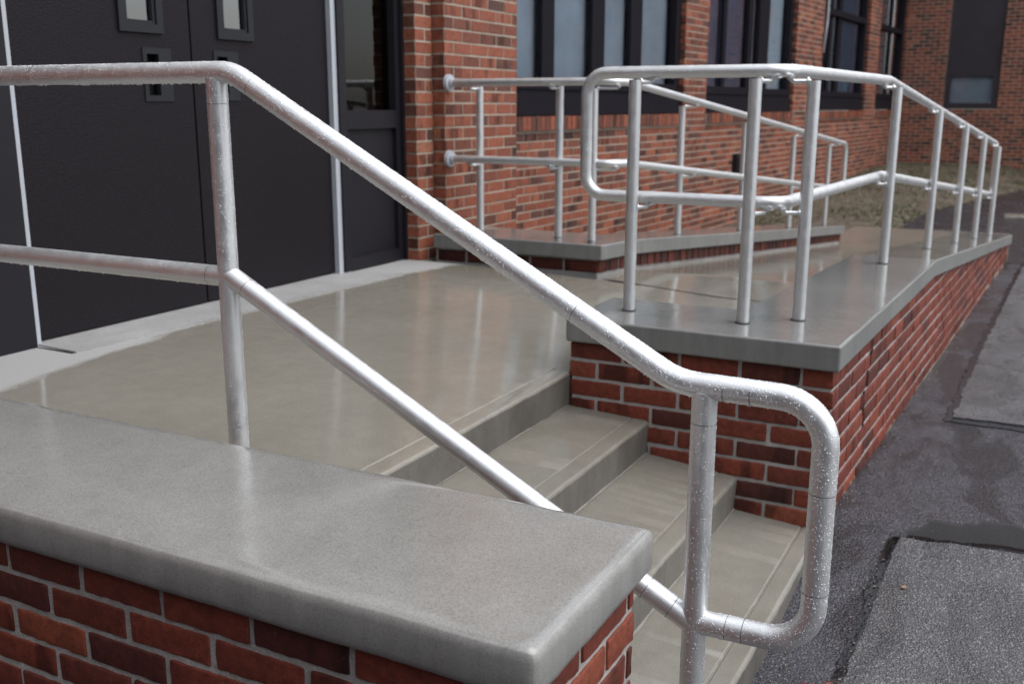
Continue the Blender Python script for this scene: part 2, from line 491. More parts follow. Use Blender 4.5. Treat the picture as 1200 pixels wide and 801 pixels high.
# ------------------------------------------------------------------ right brick wall with the L-shaped concrete curb
rw = tag(empty('ramp_wall'), 'red brick ramp wall right of the steps, topped by a grey concrete curb with eight rail posts', 'brick wall')
def rwO(x): return (x, curb_out(x) + .030)
slope_u = Vector((1, -.038, 0)).normalized(); slope_n = Vector((-.038, -1, 0)).normalized()
O2 = Vector((0, .015, 0))
mb = MB(); mbf = MB()
def zc_side(s): return CB + .03 + ramp_dz(s)
for k in range(0, 11):
    z = CB - C*(k+1); odd = k % 2 == 0
    # front face, looking at the steps
    brick_course(mb, (0, .004, 0), (0,1,0), (-1,0,0), .1013 if odd else -.003, .902, z, .0963 if odd else -.010)
    # long side face
    brick_course(mb, (0, .004, 0), slope_u, slope_n, -.003 if odd else .1013, 2.6275 if odd else 2.5263, z, -.010 if odd else .0963, zc=lambda s: CB+.03+ramp_dz(s))
    s = 2.6
    off = 0. if odd else .1013
    # beyond: simple bricks as far as the slope leaves room
    for i in range(int((6.86-2.6)/.2025)+1):
        a = (2.6275 if odd else 2.5263) + i*BL
        if z + C > CB + .05 + ramp_dz(a): break
        brick_course(mb, (0, .004, 0), slope_u, slope_n, a+.005, a+BL-.005, z, a, fine=False)
mb.build('brickwork', [M['brick_near']], rw, tones=True, angle=R(50))
mb = MB()   # mortar core
def core(x0, y_in0, x1, y_in1):
    p = []
    for x, yi in ((x0, y_in0), (x1, y_in1)):
        yo = .004 - .038*x + .0042
        p += [(x, yo, -.9), (x, yi, -.9), (x, yi, CB+ramp_dz(x)-.001), (x, yo, CB+ramp_dz(x)-.001)]
    mb.add(p, [(0,1,2,3),(7,6,5,4),(0,4,5,1),(1,5,6,2),(2,6,7,3),(3,7,4,0)])
core(.0044, .36, 2.04, .29); core(2.04, .29, 6.85, .07)
mb.box((.0042, .34, -.9), (.36, .898, CB-.001))
mb.build('mortar_joints', M['mortar'], rw)
# open stepped crack in the joints of the side face
mb = MB()
cr = [(.560,1.3),(.545,2.4),(.515,3.5),(.500,3.9),(.505,4.6),(.52,5.2)]
for (s, k) in [(.62,.4),(.60,1.0),(.565,2.0),(.53,3.0),(.545,3.6),(.56,4.3)]:
    z = CB - C*k
    w = .007 + .006*random.random()
    O = Vector((0,.004,0)) + slope_u*(s) + slope_n*(-.0015)
    mb.obox(O + Vector((0,0,z-.05)), slope_u*w, slope_n*.004, Vector((0,0,.055)))
mb.build('crack', M['void'], rw)
# curb on top: an L-shaped slab that follows the ramp down
mb = MB()
def slab(outline, z_top, z_bot, zfun, r=.012):
    bm = bmesh.new()
    top = [bm.verts.new((x, y, z_top + zfun(x))) for x, y in outline]
    bot = [bm.verts.new((x, y, z_bot + zfun(x))) for x, y in outline]
    n = len(outline)
    for i in range(n):
        bm.faces.new((top[i], top[(i+1)%n], bot[(i+1)%n], bot[i]))
    return bm, top, bot
def l_slab(quads, sides, zfun, name, material, parent, r=.014, top=TOP, botz=CB):
    """quads: lists of 4 plan corners sharing edges; welded, then rounded"""
    bm = bmesh.new(); vt = {}; vb = {}
    def gv(d, p, z):
        key = (round(p[0],4), round(p[1],4))
        if key not in d: d[key] = bm.verts.new((p[0], p[1], z + zfun(p[0])))
        return d[key]
    edges = {}
    for q in quads:
        a = [gv(vt, p, top) for p in q]; b = [gv(vb, p, botz) for p in q]
        bm.faces.new(a); bm.faces.new(list(reversed(b)))
        for i in range(len(q)):
            k0 = (round(q[i][0],4), round(q[i][1],4)); k1 = (round(q[(i+1)%len(q)][0],4), round(q[(i+1)%len(q)][1],4))
            edges[(k0, k1)] = 1
    for (k0, k1) in list(edges):
        if (k1, k0) in edges: continue
        bm.faces.new((vt[k1], vt[k0], vb[k0], vb[k1]))
    bm.normal_update(); bmesh.ops.recalc_face_normals(bm, faces=bm.faces)
    be = [e for e in bm.edges if len(e.link_faces) == 2 and e.calc_face_angle(0) > .6]
    bmesh.ops.bevel(bm, geom=be, offset=r, segments=3, profile=.5, affect='EDGES')
    for _ in range(3):
        lg = [e for e in bm.edges if e.calc_length() > .14]
        if lg: bmesh.ops.subdivide_edges(bm, edges=lg, cuts=1, use_grid_fill=True)
    bmesh.ops.triangulate(bm, faces=[f for f in bm.faces if len(f.verts) > 4])
    for v in bm.verts:
        q = v.co.copy()
        v.co.y += .0012*nz((q.x, 2.2, q.z), 4) + .0009*nz(q, 20)
        v.co.x += .0012*nz((q.y, 5.2, q.z), 6)
        v.co.z += .0004*nz((q.x, q.y, 6), 5)
    me = bpy.data.meshes.new(name); bm.to_mesh(me); bm.free(); me.materials.append(material)
    me.update()   # flat tops and sides, only the rounded edges are shaded smooth
    me.polygons.foreach_set('use_smooth', [not (abs(p.normal.z) > .985 or abs(p.normal.z) < .06) for p in me.polygons])
    o = bpy.data.objects.new(name, me); COL.objects.link(o); o.parent = parent
    return o
o0, o1, o2 = (-.030, .912), (-.030, -.016), (2.04, curb_out(2.04)); o3 = (6.87, -.292)
i1, i2, i3, i0 = (.405, .400), (2.04, .300), (6.87, .085), (.405, .912)
l_slab([[o1, o2, i2, i1], [o2, o3, i3, i2], [o0, o1, i1, i0]], None, ramp_dz, 'concrete_curb', M['curb'], rw, r=.008)
mb = MB()   # inner face of the curb, one brick course
for a, b in (((.38,.93),(.38,.40)), ((.38,.38),(2.04,.28)), ((2.04,.28),(6.85,.065))):
    pass
mb.build('unused', M['mortar']) if False else None
mb = MB()   # pale footing along the foot of the side face
p = []
for x in (.02, 2., 4., 6.9):
    y = curb_out(x) + .034
    p.append((x, y-.014, y+.02))
for i in range(3):
    (x0,a0,b0), (x1,a1,b1) = p[i], p[i+1]
    z0, z1 = -.492 - .007*x0, -.492 - .007*x1
    mb.add([(x0,a0,z0),(x1,a1,z1),(x1,b1,z1),(x0,b0,z0),(x0,a0,z0-.3),(x1,a1,z1-.3),(x1,b1,z1-.3),(x0,b0,z0-.3)],
           [(0,1,2,3),(0,4,5,1),(3,2,6,7),(0,3,7,4),(1,5,6,2)])
mb.build('footing', M['footing'], rw)

# ------------------------------------------------------------------ ramp surface
def ramp_grid(name, material):
    mb = MB(); vs = []; fs = []
    xs = [1.6, 1.735] + [2.04 + .15*i for i in range(0, 34)]
    ys = 12
    for x in xs:
        yo = .30 - .044*(x-2.04) - .02; yi = 1.475 - .058*(x-2.05) + .02
        for j in range(ys+1):
            t = j/ys; y = yo + (yi-yo)*t
            xx = x
            if x == 1.6: xx = 1.612 + .117*(y-.5)
            z = landing_z(max(y, .4))*(1 if x < 1.9 else 0) + (-.072 if x >= 1.9 else 0) + ramp_dz(x)
            vs.append((xx, y, z + .0010*nz((x, y, 3.3), 3)))
    n = ys+1
    for i in range(len(xs)-1):
        for j in range(ys): fs.append((i*n+j+1, i*n+j, (i+1)*n+j, (i+1)*n+j+1))
    mb.add(vs, fs)
    # apron at the foot
    o = mb.build(name, material, None, smooth=True)
    tag(o, 'wet sloping concrete ramp running down between two raised curbs', 'ramp', kind='structure')
ramp_grid('ramp', M['ramp'])
mb = MB()   # open joint between landing and ramp
vs = []
for j in range(13):
    y = .42 + 1.08*j/12
    x = 1.606 + .117*(y-.5)
    vs += [(x-.004, y, landing_z(y)+.0012), (x+.010, y, landing_z(y)+.0012)]
mb.add(vs, [(2*j, 2*j+1, 2*j+3, 2*j+2) for j in range(12)])
tag(mb.build('joint_gap', M['gap']), kind='structure')

# ------------------------------------------------------------------ left curb wall of the ramp
pw = tag(empty('curb_wall'), 'low L-shaped curb of one brick course under a grey concrete cap, between ramp and school wall', 'curb')
def pedge(x): return 1.443 - .058*(x-2.05)
def pdz(x): return 0. if x < 2.05 else -(x-2.05)/12.
c0 = (1.736, 2.56); c1 = (1.736, 1.519); c2 = (2.05, 1.452); c3 = (6.90, 1.160)
k0 = (2.38, 2.56); k1 = (2.38, 1.93); k2 = (2.38, 1.80); k3 = (6.90, 1.55)
l_slab([[c0, c1, k1, k0], [c1, c2, k2, k1], [c2, c3, k3, k2]], None, pdz, 'concrete_cap', M['curb'], pw, r=.007, top=.102, botz=.020)
mb = MB(); TMUL[0] = .42
brick_course(mb, (1.766, 1.549, 0), (0,1,0), (-1,0,0), .0, 1.0, .018-.072, .0, h=.062)
du = Vector((1, -.24, 0)).normalized(); dn = Vector((-.24, -1, 0)).normalized()
for i in range(3):
    brick_course(mb, (1.766, 1.549, 0), du, dn, .1+.1*i-.098*(i == 99), .1+.1*i+.092, -.054, .1+.1*i, pitch=.1013, h=.062, depth=.05)
brick_course(mb, (1.766, 1.549, 0), du, dn, .0, .095, -.054, .0, pitch=.1013, h=.062, depth=.05)
su = Vector((1, -.058, -1/12.)).normalized(); sn = Vector((-.058, -1, 0)).normalized()
O = Vector((2.05, pedge(2.05)+.032, 0))
x = .035
while x < 4.84:
    brick_course(mb, O + Vector((0,0,-su.z*0)), su, sn, x, x+.092, -.054, x, pitch=.1013, h=.062, fine=False, dark=.4)
    x += .1013
TMUL[0] = 1.
mb.build('brick_course', [M['brick_near']], pw, tones=True, angle=R(50))
mb = MB()
mb.add([(1.7695,2.56,-.3),(1.7695,1.557,-.3),(2.05,1.490,-.3),(6.89,1.205,-.9),(6.89,1.50,-.9),(2.35,1.78,-.3),(2.35,2.56,-.3),
        (1.7695,2.56,.021),(1.7695,1.557,.021),(2.05,1.490,.021),(6.89,1.205,-.383),(6.89,1.50,-.383),(2.35,1.78,-.004),(2.35,2.56,.021)],
       [(0,1,8,7),(1,2,9,8),(2,3,10,9),(3,4,11,10),(4,5,12,11),(5,6,13,12)])
mb.build('mortar_joints', M['mortar'], pw)

# ------------------------------------------------------------------ pipes
def fillet(path, rad, n=7):
    """polyline with rounded corners; rad: one radius or one per point"""
    P = [Vector(p) for p in path]; out = [P[0]]
    for i in range(1, len(P)-1):
        r = rad[i] if isinstance(rad, (list, tuple)) else rad
        a = (P[i-1]-P[i]).normalized(); b = (P[i+1]-P[i]).normalized()
        ang = a.angle(b)
        if r <= 0 or abs(ang - math.pi) < .02: out.append(P[i]); continue
        d = min(r / math.tan(ang/2), (P[i-1]-P[i]).length*.49 if i > 1 else 9, (P[i+1]-P[i]).length*.49 if i < len(P)-2 else 9)
        r = d * math.tan(ang/2)
        bis = (a+b).normalized(); cen = P[i] + bis * (r / math.sin(ang/2))
        s = P[i] + a*d - cen; e = P[i] + b*d - cen
        tot = s.angle(e); ax = s.cross(e).normalized()
        for k in range(n+1):
            out.append(cen + Matrix.Rotation(tot*k/n, 3, ax) @ s)
    out.append(P[-1]); return out
def tube(mb, path, r, seg=20, mi=0, cap=True, close=False):
    P = [Vector(p) for p in path]; n = len(P)
    T = []
    for i in range(n):
        t = (P[min(i+1, n-1)] - P[i]).normalized() + (P[i] - P[max(i-1, 0)]).normalized() if 0 < i < n-1 else (P[1]-P[0] if i == 0 else P[-1]-P[-2])
        T.append(t.normalized())
    up = Vector((0,0,1)) if abs(T[0].z) < .9 else Vector((0,1,0))
    X = T[0].cross(up).normalized(); vs = []; fs = []; frames = []
    for i in range(n):
        X = (X - T[i]*X.dot(T[i])).normalized(); Y = T[i].cross(X)
        frames.append((P[i], X.copy(), Y, T[i]))
        for k in range(seg):
            a = 2*math.pi*k/seg
            vs.append(P[i] + (X*math.cos(a) + Y*math.sin(a))*r)
    for i in range(n-1):
        for k in range(seg):
            k2 = (k+1) % seg
            fs.append((i*seg+k, i*seg+k2, (i+1)*seg+k2, (i+1)*seg+k))
    if cap:
        fs.append(tuple(range(seg))[::-1]); fs.append(tuple((n-1)*seg+k for k in range(seg)))
    mb.add(vs, fs, mi)
    return frames
def ring(mb, p, d, r, mi=1, w=.0011):
    d = Vector(d).normalized(); p = Vector(p)
    tube(mb, [p - d*w/2, p + d*w/2], r + .0003, 24, mi, False)

HEMI = None
def hemi(mb, p, nrm, r, stretch=1.0, flat=.5, droop=0.):
    """a small water bead on a surface"""
    nrm = nrm.normalized()
    a = nrm.cross(Vector((.31,.22,.92))).normalized(); b = nrm.cross(a)
    vs = []; seg = 7
    for (rr, hh) in ((1.0, -.12), (.86, .45), (.48, .86)):
        for k in range(seg):
            t = 2*math.pi*k/seg
            q = p + (a*math.cos(t) + b*math.sin(t))*r*rr + nrm*hh*r*flat
            q.z -= droop*r*max(0, hh)
            vs.append(q)
    vs.append(p + nrm*r*flat - Vector((0,0,droop*r)))
    fs = []
    for j in range(2):
        for k in range(seg):
            k2 = (k+1) % seg
            fs.append((j*seg+k, j*seg+k2, (j+1)*seg+k2, (j+1)*seg+k))
    for k in range(seg): fs.append((2*seg+k, 2*seg+(k+1) % seg, 3*seg))
    mb.add(vs, fs)
def beads(mb, path, r, per_m, hang_per_m, size=(.0007, .0020), skip=None):
    P = [Vector(p) for p in path]
    for i in range(len(P)-1):
        d = P[i+1]-P[i]; ln = d.length
        if ln < 1e-6: continue
        t = d.normalized()
        side = t.cross(Vector((0,0,1)))
        if side.length < .2: side = t.cross(Vector((0,1,0)))
        side.normalize(); up = side.cross(t)
        for _ in range(int(per_m*ln + random.random())):
            a = random.uniform(0, 2*math.pi)
            nrm = side*math.cos(a) + up*math.sin(a)
            s = size[0] + (size[1]-size[0])*random.random()**1.9
            hemi(mb, P[i] + d*random.random() + nrm*r, nrm, s)
        if abs(t.z) < .75:
            for _ in range(int(hang_per_m*ln + random.random())):
                a = random.gauss(-math.pi/2, .12)
                nrm = side*math.cos(a) + up*math.sin(a)
                s = random.uniform(.0011, .0025)
                hemi(mb, P[i] + d*random.random() + nrm*(r-.0004), nrm, s, flat=1.0, droop=.35)

# ------------------------------------------------------------------ stair handrail in front
hr = tag(empty('stair_handrail'), 'silver pipe handrail running down the steps, beaded with rain, with a looped lower end', 'handrail')
XA = -1.38; RA = .0242
top = fillet([(XA, 2.74, .893), (XA, 1.125, .893), (XA, .058, .312), (XA, -.222, .308), (XA, -.222, -.166), (XA, -.006, -.170)],
             [0, .13, .16, .085, .085, 0], 9)
topA = top
mb = MB(); fr = tube(mb, top, RA, 28)
# seams where the fittings meet
def unit(a, b): return (Vector(b)-Vector(a)).normalized()
ds = unit((XA,1.125,.893), (XA,.058,.312))
for p, d in (((XA,1.065,.860), ds), ((XA,.27,.4275), ds), ((XA,-.035,.3095),(0,1,0)), ((XA,-.085,.309),(0,1,0)), ((XA,-.222,.14),(0,0,1)), ((XA,-.222,-.055),(0,0,1)), ((XA,-.062,-.169),(0,1,0)), ((XA,-.095,-.168),(0,1,0))):
    ring(mb, p, d, RA)
mb.build('top_rail', [M['alu'], M['seam']], hr, angle=R(40))
mid1 = [(XA, 2.74, .425), (XA, 1.17, .425)]
mid2 = [(XA, 1.17, .430), (XA, .003, -.178)]
mb = MB(); tube(mb, mid1, RA, 28); ring(mb, (XA, 1.225, .425), (0,1,0), RA)
mb.build('mid_rail', [M['alu'], M['seam']], hr, angle=R(40))
mb = MB(); tube(mb, mid2, RA, 28)
dm = unit(mid2[0], mid2[1])
for s in (.062, 1.20, 1.262): ring(mb, Vector(mid2[0]) + dm*s, dm, RA)
mb.build('mid_rail', [M['alu'], M['seam']], hr, angle=R(40))
postsA = [[(XA, 1.172, -.105), (XA, 1.172, .880)], [(XA, .004, -.56), (XA, .004, .300)]]
for k, p in enumerate(postsA):
    mb = MB(); tube(mb, p, RA, 28)
    ring(mb, (XA, p[0][1], (.823, .240)[k]), (0,0,1), RA)
    mb.build('post', [M['alu'], M['seam']], hr, angle=R(40))
mb = MB()
beads(mb, top, RA, 4200, 95, (.0006, .0015))
beads(mb, mid1, RA, 700, 75, (.0005,.0014)); beads(mb, mid2, RA, 420, 6, (.0005,.0014))
for p in postsA: beads(mb, p, RA, 3000, 0, (.0005,.0015))
tag(mb.build('raindrops', M['water'], hr, smooth=True), kind='stuff')

# ------------------------------------------------------------------ ramp handrails
RB = .0212
def bracket(mb, post, rail_low, r=.0075):
    """short arm from the post to a stub under the rail"""
    post = Vector(post); rail = Vector(rail_low)
    d = Vector((rail.x-post.x, rail.y-post.y, 0)).normalized()
    zb = rail.z - .034
    tube(mb, fillet([(post.x+d.x*.012, post.y+d.y*.012, zb), (rail.x, rail.y, zb), (rail.x, rail.y, rail.z-.014)], .012, 4), r, 10)
    tube(mb, [(post.x+d.x*.018, post.y+d.y*.018, zb), (post.x+d.x*.024, post.y+d.y*.024, zb)], .014, 12)
    tube(mb, [(rail.x, rail.y, rail.z-.030), (rail.x, rail.y, rail.z-.016)], .0115, 12)
    t = Vector((-d.y, d.x, 0))
    mb.obox(rail - t*.028 - d*.010 + Vector((0,0,-.0245)), t*.056, d*.020, Vector((0,0,.006)))
def ramp_rail(name, label, posts, topz, path, drops, extra=None):
    root = tag(empty(name), label, 'handrail', 'handrails along the ramp')
    pts = fillet(path, .075, 8)
    mb = MB(); tube(mb, pts, RB, 20, 0, False)
    mb.build('rail', M['alu2'], root, smooth=True)
    bm_ = MB()
    if drops: beads(bm_, pts, RB, drops, 22, (.0009, .0020))
    for (x, y, zb, zt, inward, rails) in posts:
        mb = MB(); tube(mb, [(x, y, zb-.02), (x, y, zt-.004), (x, y, zt)], RB, 20)
        po = mb.build('post', M['alu2'], root, angle=R(40))
        mb = MB()
        tube(mb, [(x, y, zb+.0005), (x, y, zb+.004)], RB+.005, 20)
        mb.build('collar', M['seam'], po, angle=R(40))
        for rl in rails:
            mb = MB(); bracket(mb, (x, y, 0), rl)
            mb.build('bracket', M['alu2'], po, angle=R(40))
        if drops and x < 2: beads(bm_, [(x,y,zb), (x,y,zt)], RB, drops*.7, 0, (.0008, .0017))
    if drops: tag(bm_.build('raindrops', M['water'], root, smooth=True), kind='stuff')
    return root
# right-hand rail on the curb
def sideY(x): return .275 - .056*x
topB, lowB = .932, .503
def zB(z, x): return z + (0 if x < 1.86 else -(x-1.86)/10.9)
path = [(.26, .60, lowB), (.26, .972, lowB), (.26, .972, topB), (.26, .258, topB), (1.86, sideY(1.86), topB),
        (6.62, sideY(6.62), zB(topB, 6.62)), (6.62, sideY(6.62), zB(lowB, 6.62)), (1.86, sideY(1.86), lowB), (.26, .258, lowB), (.26, .60, lowB)]
pb = []
for x, y in ((.195, .765), (.175, .345)):
    pb.append((x, y, TOP, .905, 1, [(.26, y-.035, topB), (.26, y-.035, lowB)]))
for x, y in ((.312, .188), (1.79, .120), (3.116, .058), (4.236, -.008), (5.284, -.068), (6.30, -.125)):
    zz = ramp_dz(x)
    pb.append((x, y, TOP+zz, .900 + (0 if x < 2 else -(x-1.86)/10.9 + .012), 1, [(x-.03, sideY(x), zB(topB, x)), (x-.03, sideY(x), zB(lowB, x))]))
pb[-1] = (6.30, -.128, TOP+ramp_dz(6.3), .485, 1, pb[-1][5])
ramp_rail('ramp_handrail', 'silver two-line pipe handrail with eight posts on the right-hand curb of the ramp', pb, topB, path, 420)
# left-hand rail on the low curb by the school wall
def sideC(x): return 1.612 - .058*x
topC, lowC = .940, .518
def zC(z, x): return z + (0 if x < 1.95 else -(x-1.95)/10.4)
xe = 6.93
path = [(1.90, 2.55, topC), (1.87, sideC(1.87)+.02, topC), (1.95+.05, sideC(2.0), topC-.003), (xe, sideC(xe), zC(topC, xe)), (xe, sideC(xe), zC(lowC, xe)),
        (2.0, sideC(2.0), lowC-.003), (1.87, sideC(1.87)+.02, lowC), (1.90, 2.55, lowC)]
pc = []
for x, y in ((1.975, 2.385), (1.915, 1.855)):
    pc.append((x, y, .102, .922, 1, [(x-.075, y+.02, topC), (x-.075, y+.02, lowC)]))
for x in (1.86, 2.95, 4.16, 5.42, 6.60):
    y = 1.682 - .058*x
    if x < 1.9: y = 1.63
    pc.append((x, y, .102+pdz(x), .905 + (0 if x < 2 else -(x-1.95)/10.4 + .005), 1, [(x+.05, sideC(x)+(.01 if x < 1.9 else 0), zC(topC, x)), (x+.05, sideC(x)+(.01 if x < 1.9 else 0), zC(lowC, x))]))
rc = ramp_rail('ramp_handrail', 'silver two-line pipe handrail fixed by round flanges to the brick pier, left of the ramp', pc, topC, path, 0)
for z in (topC, lowC):
    mb = MB()
    tube(mb, [(1.90, 2.552, z), (1.90, 2.540, z), (1.90, 2.532, z)], .047, 24)
    tube(mb, [(1.90, 2.532, z), (1.90, 2.512, z)], .028, 20)
    mb.build('wall_flange', M['white_strip'], rc, angle=R(40))

# ------------------------------------------------------------------ school building
sb = tag(empty('school_building'), 'red brick school building with dark double doors and tall dark-framed windows', 'building')
HT = 5.6
YD = 2.75
def wallY(x): return 3.36 - .065*x
wu = Vector((1, -.065, 0)).normalized(); wn = Vector((-.065, -1, 0)).normalized(); WK = math.sqrt(1+.065**2)
W0 = Vector((0, 3.36, 0))
WINS = [(2.78, 7.13), (7.78, 11.0), (12.33, 15.15), (15.95, 18.2)]
ZS, ZH = .735, 2.95
mb = MB()
nco = int((HT+.75)/C)
for k in range(nco):
    z = -.75 + C*k; odd = k % 2
    segs = []
    if z + C*.5 > ZS-.115 and z + C*.5 < ZH:
        a = 2.70
        for (w0, w1) in WINS:
            if w0 > a: segs.append((a, w0))
            a = w1
        segs.append((a, 18.34))
        if z + C < ZS + .01:
            pass
    else: segs = [(2.70, 18.34)]
    for a, b in segs:
        if b - a > .02: brick_course(mb, W0, wu, wn, a*WK, b*WK, z, odd*BL/2, fine=False, dark=.22)
    # wing across the end
    segs = [(0, 11.)]
    if .75 < z + C*.5 < 2.95: segs = [(0, .745), (1.685, 11.)]
    for a, b in segs:
        brick_course(mb, (18.3, 2.17, 0), (0,-1,0), (-1,0,0), a, b, z, odd*BL/2, fine=False, dark=.2)
# pier beside the doors: narrow strip, then the wider projecting block
def rect_pier(mb, x0, x1, y0, y1, z0, ph=0):
    for k in range(int((HT - z0)/C)):
        z = z0 + C*k; odd = (k+ph) % 2
        brick_course(mb, (x0, y0, 0), (1,0,0), (0,-1,0), .0 if odd else .0, x1-x0, z, .0 if odd else .1013-BL, fine=False, depth=.095, dark=.12)
        brick_course(mb, (x0, y0, 0), (0,1,0), (-1,0,0), .004, y1-y0, z, .0 if odd else .1013, fine=False, dark=.12)
        brick_course(mb, (x1, y0, 0), (0,1,0), (1,0,0), .004, y1-y0, z, .0 if odd else .1013, fine=False, dark=.12)
rect_pier(mb, 1.685, 1.855, 2.625, 2.76, -.058)
rect_pier(mb, 1.872, 2.750, 2.552, 3.30, -.052, 1)
mb.build('brickwork', [M['brick_far']], sb, tones=True)
mb = MB()
e = .003
def wp(x, z, d=0): # point on the rotated facade, d behind the face
    return W0 + wu*(x*WK) - wn*d + Vector((0,0,z))
def wquad(x0, x1, z0, z1, d0, d1):
    a = wp(x0, z0, d1); mb.obox(a, wu*((x1-x0)*WK), wn*(d1-d0), Vector((0,0,z1-z0)))
wquad(2.70, 18.34, -.8, ZS-.1, e, .25); wquad(2.70, 18.34, ZH, HT, e, .25)
a = 2.70
for (w0, w1) in WINS + [(18.34, 0)]:
    if w0 - a > .03: wquad(a+(.02 if a > 2.8 else .006), w0-.02, ZS-.1, ZH, e, .25)
    a = w1
mb.box((18.3+e, 1.425, -.8), (18.6, 2.2, HT)); mb.box((18.3+e, -9, -.8), (18.6, .485, HT))
mb.box((18.3+e, .485, -.8), (18.6, 1.425, .75)); mb.box((18.3+e, .485, 2.95), (18.6, 1.425, HT))
mb.box((1.685+e, 2.625+e, -.1), (1.855-e, 2.78, HT)); mb.box((1.872+e, 2.552+e, -.1), (2.750-e, 3.34, HT))
mb.box((1.84, 2.69, -.1), (1.88, 2.78, HT))
mb.build('mortar_joints', M['mortar_far'], sb)
mb = MB(); mb.box((-15, -13, -.8), (-9.5, 9, HT)); mb.box((-9.5, 2.83, -.8), (-5.99, 3.2, HT)); mb.build('sky_blocker', M['panel'], sb)  # added block, unseen behind the camera, cuts low sky to darken facing sides
# brick left of the doors, plain wall and an added pale panel above them, with the inner room box
mb = MB()
mb.box((-6, 2.80, 2.35), (1.69, 3.2, HT)); mb.box((-6, 2.80, -.3), (-1.9, 3.2, 2.35))
mb.box((-6, 2.74, 2.42), (1.68, 2.80, HT-.01), 2)  # added pale panel, out of view, reflects light onto rails and landing
for k in range(int(2.65/C)):
    brick_course(mb, (-6, 2.79, 0), (1,0,0), (0,-1,0), 0, 4.1, -.3+C*k, (k % 2)*BL/2, fine=False, mi=1)
mb.build('entrance_wall', [M['mortar_far'], M['brick_far'], M['bounce_panel']], sb, tones=True)
mb = MB(); mb.box((-6.2, 2.4, HT), (18.9, 9, HT+.25)); mb.box((18.0, -9.2, HT+.002), (24, 9.1, HT+.248)); mb.box((-15.2, -13.2, HT+.004), (-9.3, 9.05, HT+.246))  # last box caps the added block behind the camera
mb.build('roof', M['roof'], sb)
mb = MB()   # dark rooms behind the glass
mb.box((-1.9, 3.1, -.3), (2.7, 3.15, 2.4)); mb.add([wp(2.6,0,1.6)+Vector((0,0,-.5)), wp(18.3,0,1.6)+Vector((0,0,-.5)), wp(18.3,HT,1.6), wp(2.6,HT,1.6)], [(0,1,2,3)])
mb.box((19.2, .2, .2), (19.25, 1.8, 3.2))
mb.build('inner_wall', M['room'], sb)
# rowlock sills
def sill(x0, x1):
    mb = MB(); n = int((x1-x0)*WK/.0722)
    for i in range(n):
        a = wp(x0, ZS-.112, .03) + wu*(i*.0722+.004)
        mb.obox(a, wu*.0635, wn*(.062+jit(.003)), Vector((0,0,.106+jit(.002))), 0, tone(.3))
    b = wp(x0, ZS-.115, .09); mb.obox(b, wu*((x1-x0)*WK), wn*.112, Vector((0,0,.108)), 1)
    return mb
def window(x0, x1, mull, panes, transom=None):
    """frame in the opening; mull: mullion x ranges; panes: (x0, x1, blind material)"""
    mb = MB(); d0, d1 = .055, .16
    def bar(a, b, z0, z1, p=0, q=0): 
        s = wp(a, z0, d1+q); mb.obox(s, wu*((b-a)*WK), wn*(d1+q-d0+p), Vector((0,0,z1-z0)))
    zg = 1.02
    bar(x0, x1, ZS+.002, ZS+.17, .02); bar(x0+.002, x1-.002, ZS+.1705, zg, 0)
    bar(x0, x1, ZS+.205, ZS+.235, .012)
    bar(x0, x0+.09, zg+.0005, ZH-.07, 0); bar(x1-.12, x1, zg+.0005, ZH-.07, 0); bar(x0, x1, ZH-.0695, ZH-.002, 0)
    for a, b in mull:
        t_ = wp(a, zg+.0005, .128); mb.obox(t_, wu*((b-a)*WK), wn*.045, Vector((0,0,ZH-.0705-zg)))
    if transom: bar(x0+.091, x1-.121, transom, transom+.09, .006)
    fr_ = mb.build('window', M['frame_blue'], sb)
    mb2 = MB()
    a = wp(x0+.02, zg-.01, .12); b = wp(x1-.02, zg-.01, .12)
    mb2.add([a, b, b+Vector((0,0,ZH-zg-.04)), a+Vector((0,0,ZH-zg-.04))], [(0,1,2,3)])
    mb2.build('glass', M['glass'], fr_)
    for (p0, p1, mt) in panes:      # blinds hanging behind the panes, in shallow folds
        mb3 = MB(); n = max(6, int((p1-p0)/.045)); vs = []
        for i in range(n+1):
            x = p0 + (p1-p0)*i/n
            q = wp(x, 0, .165 + (.004*(i % 2)) + .004*math.sin(i*1.7))
            vs += [q + Vector((0,0,zg-.02)), q + Vector((0,0,ZH))]
        mb3.add(vs, [(2*i, 2*i+2, 2*i+3, 2*i+1) for i in range(n)])
        mb3.build('blind', M[mt], fr_)
    s = sill(x0, x1).build('sill', [M['brick_far'], M['mortar_far']], fr_, tones=True)
    return fr_
window(2.78, 7.13, [(4.35, 4.55), (5.22, 5.46), (6.00, 6.25)], [(2.8, 4.45, 'blind'), (4.45, 5.35, 'blind'), (5.35, 6.1, 'blind'), (6.1, 7.1, 'blind')])
window(7.78, 11.0, [(8.45, 8.55), (9.30, 9.45), (9.70, 10.08)], [(7.8, 8.5, 'blind_dark'), (8.5, 9.4, 'blind_dark'), (9.4, 9.75, 'blind'), (9.95, 10.95, 'blind_pale')])
window(12.33, 15.15, [(12.95, 13.1), (13.45, 13.65)], [(12.9, 13.5, 'blind'), (13.5, 15.1, 'blind_dark')], 2.12)
window(15.95, 18.2, [(17.1, 17.25)], [(16.0, 17.2, 'blind_dark')], 2.12)
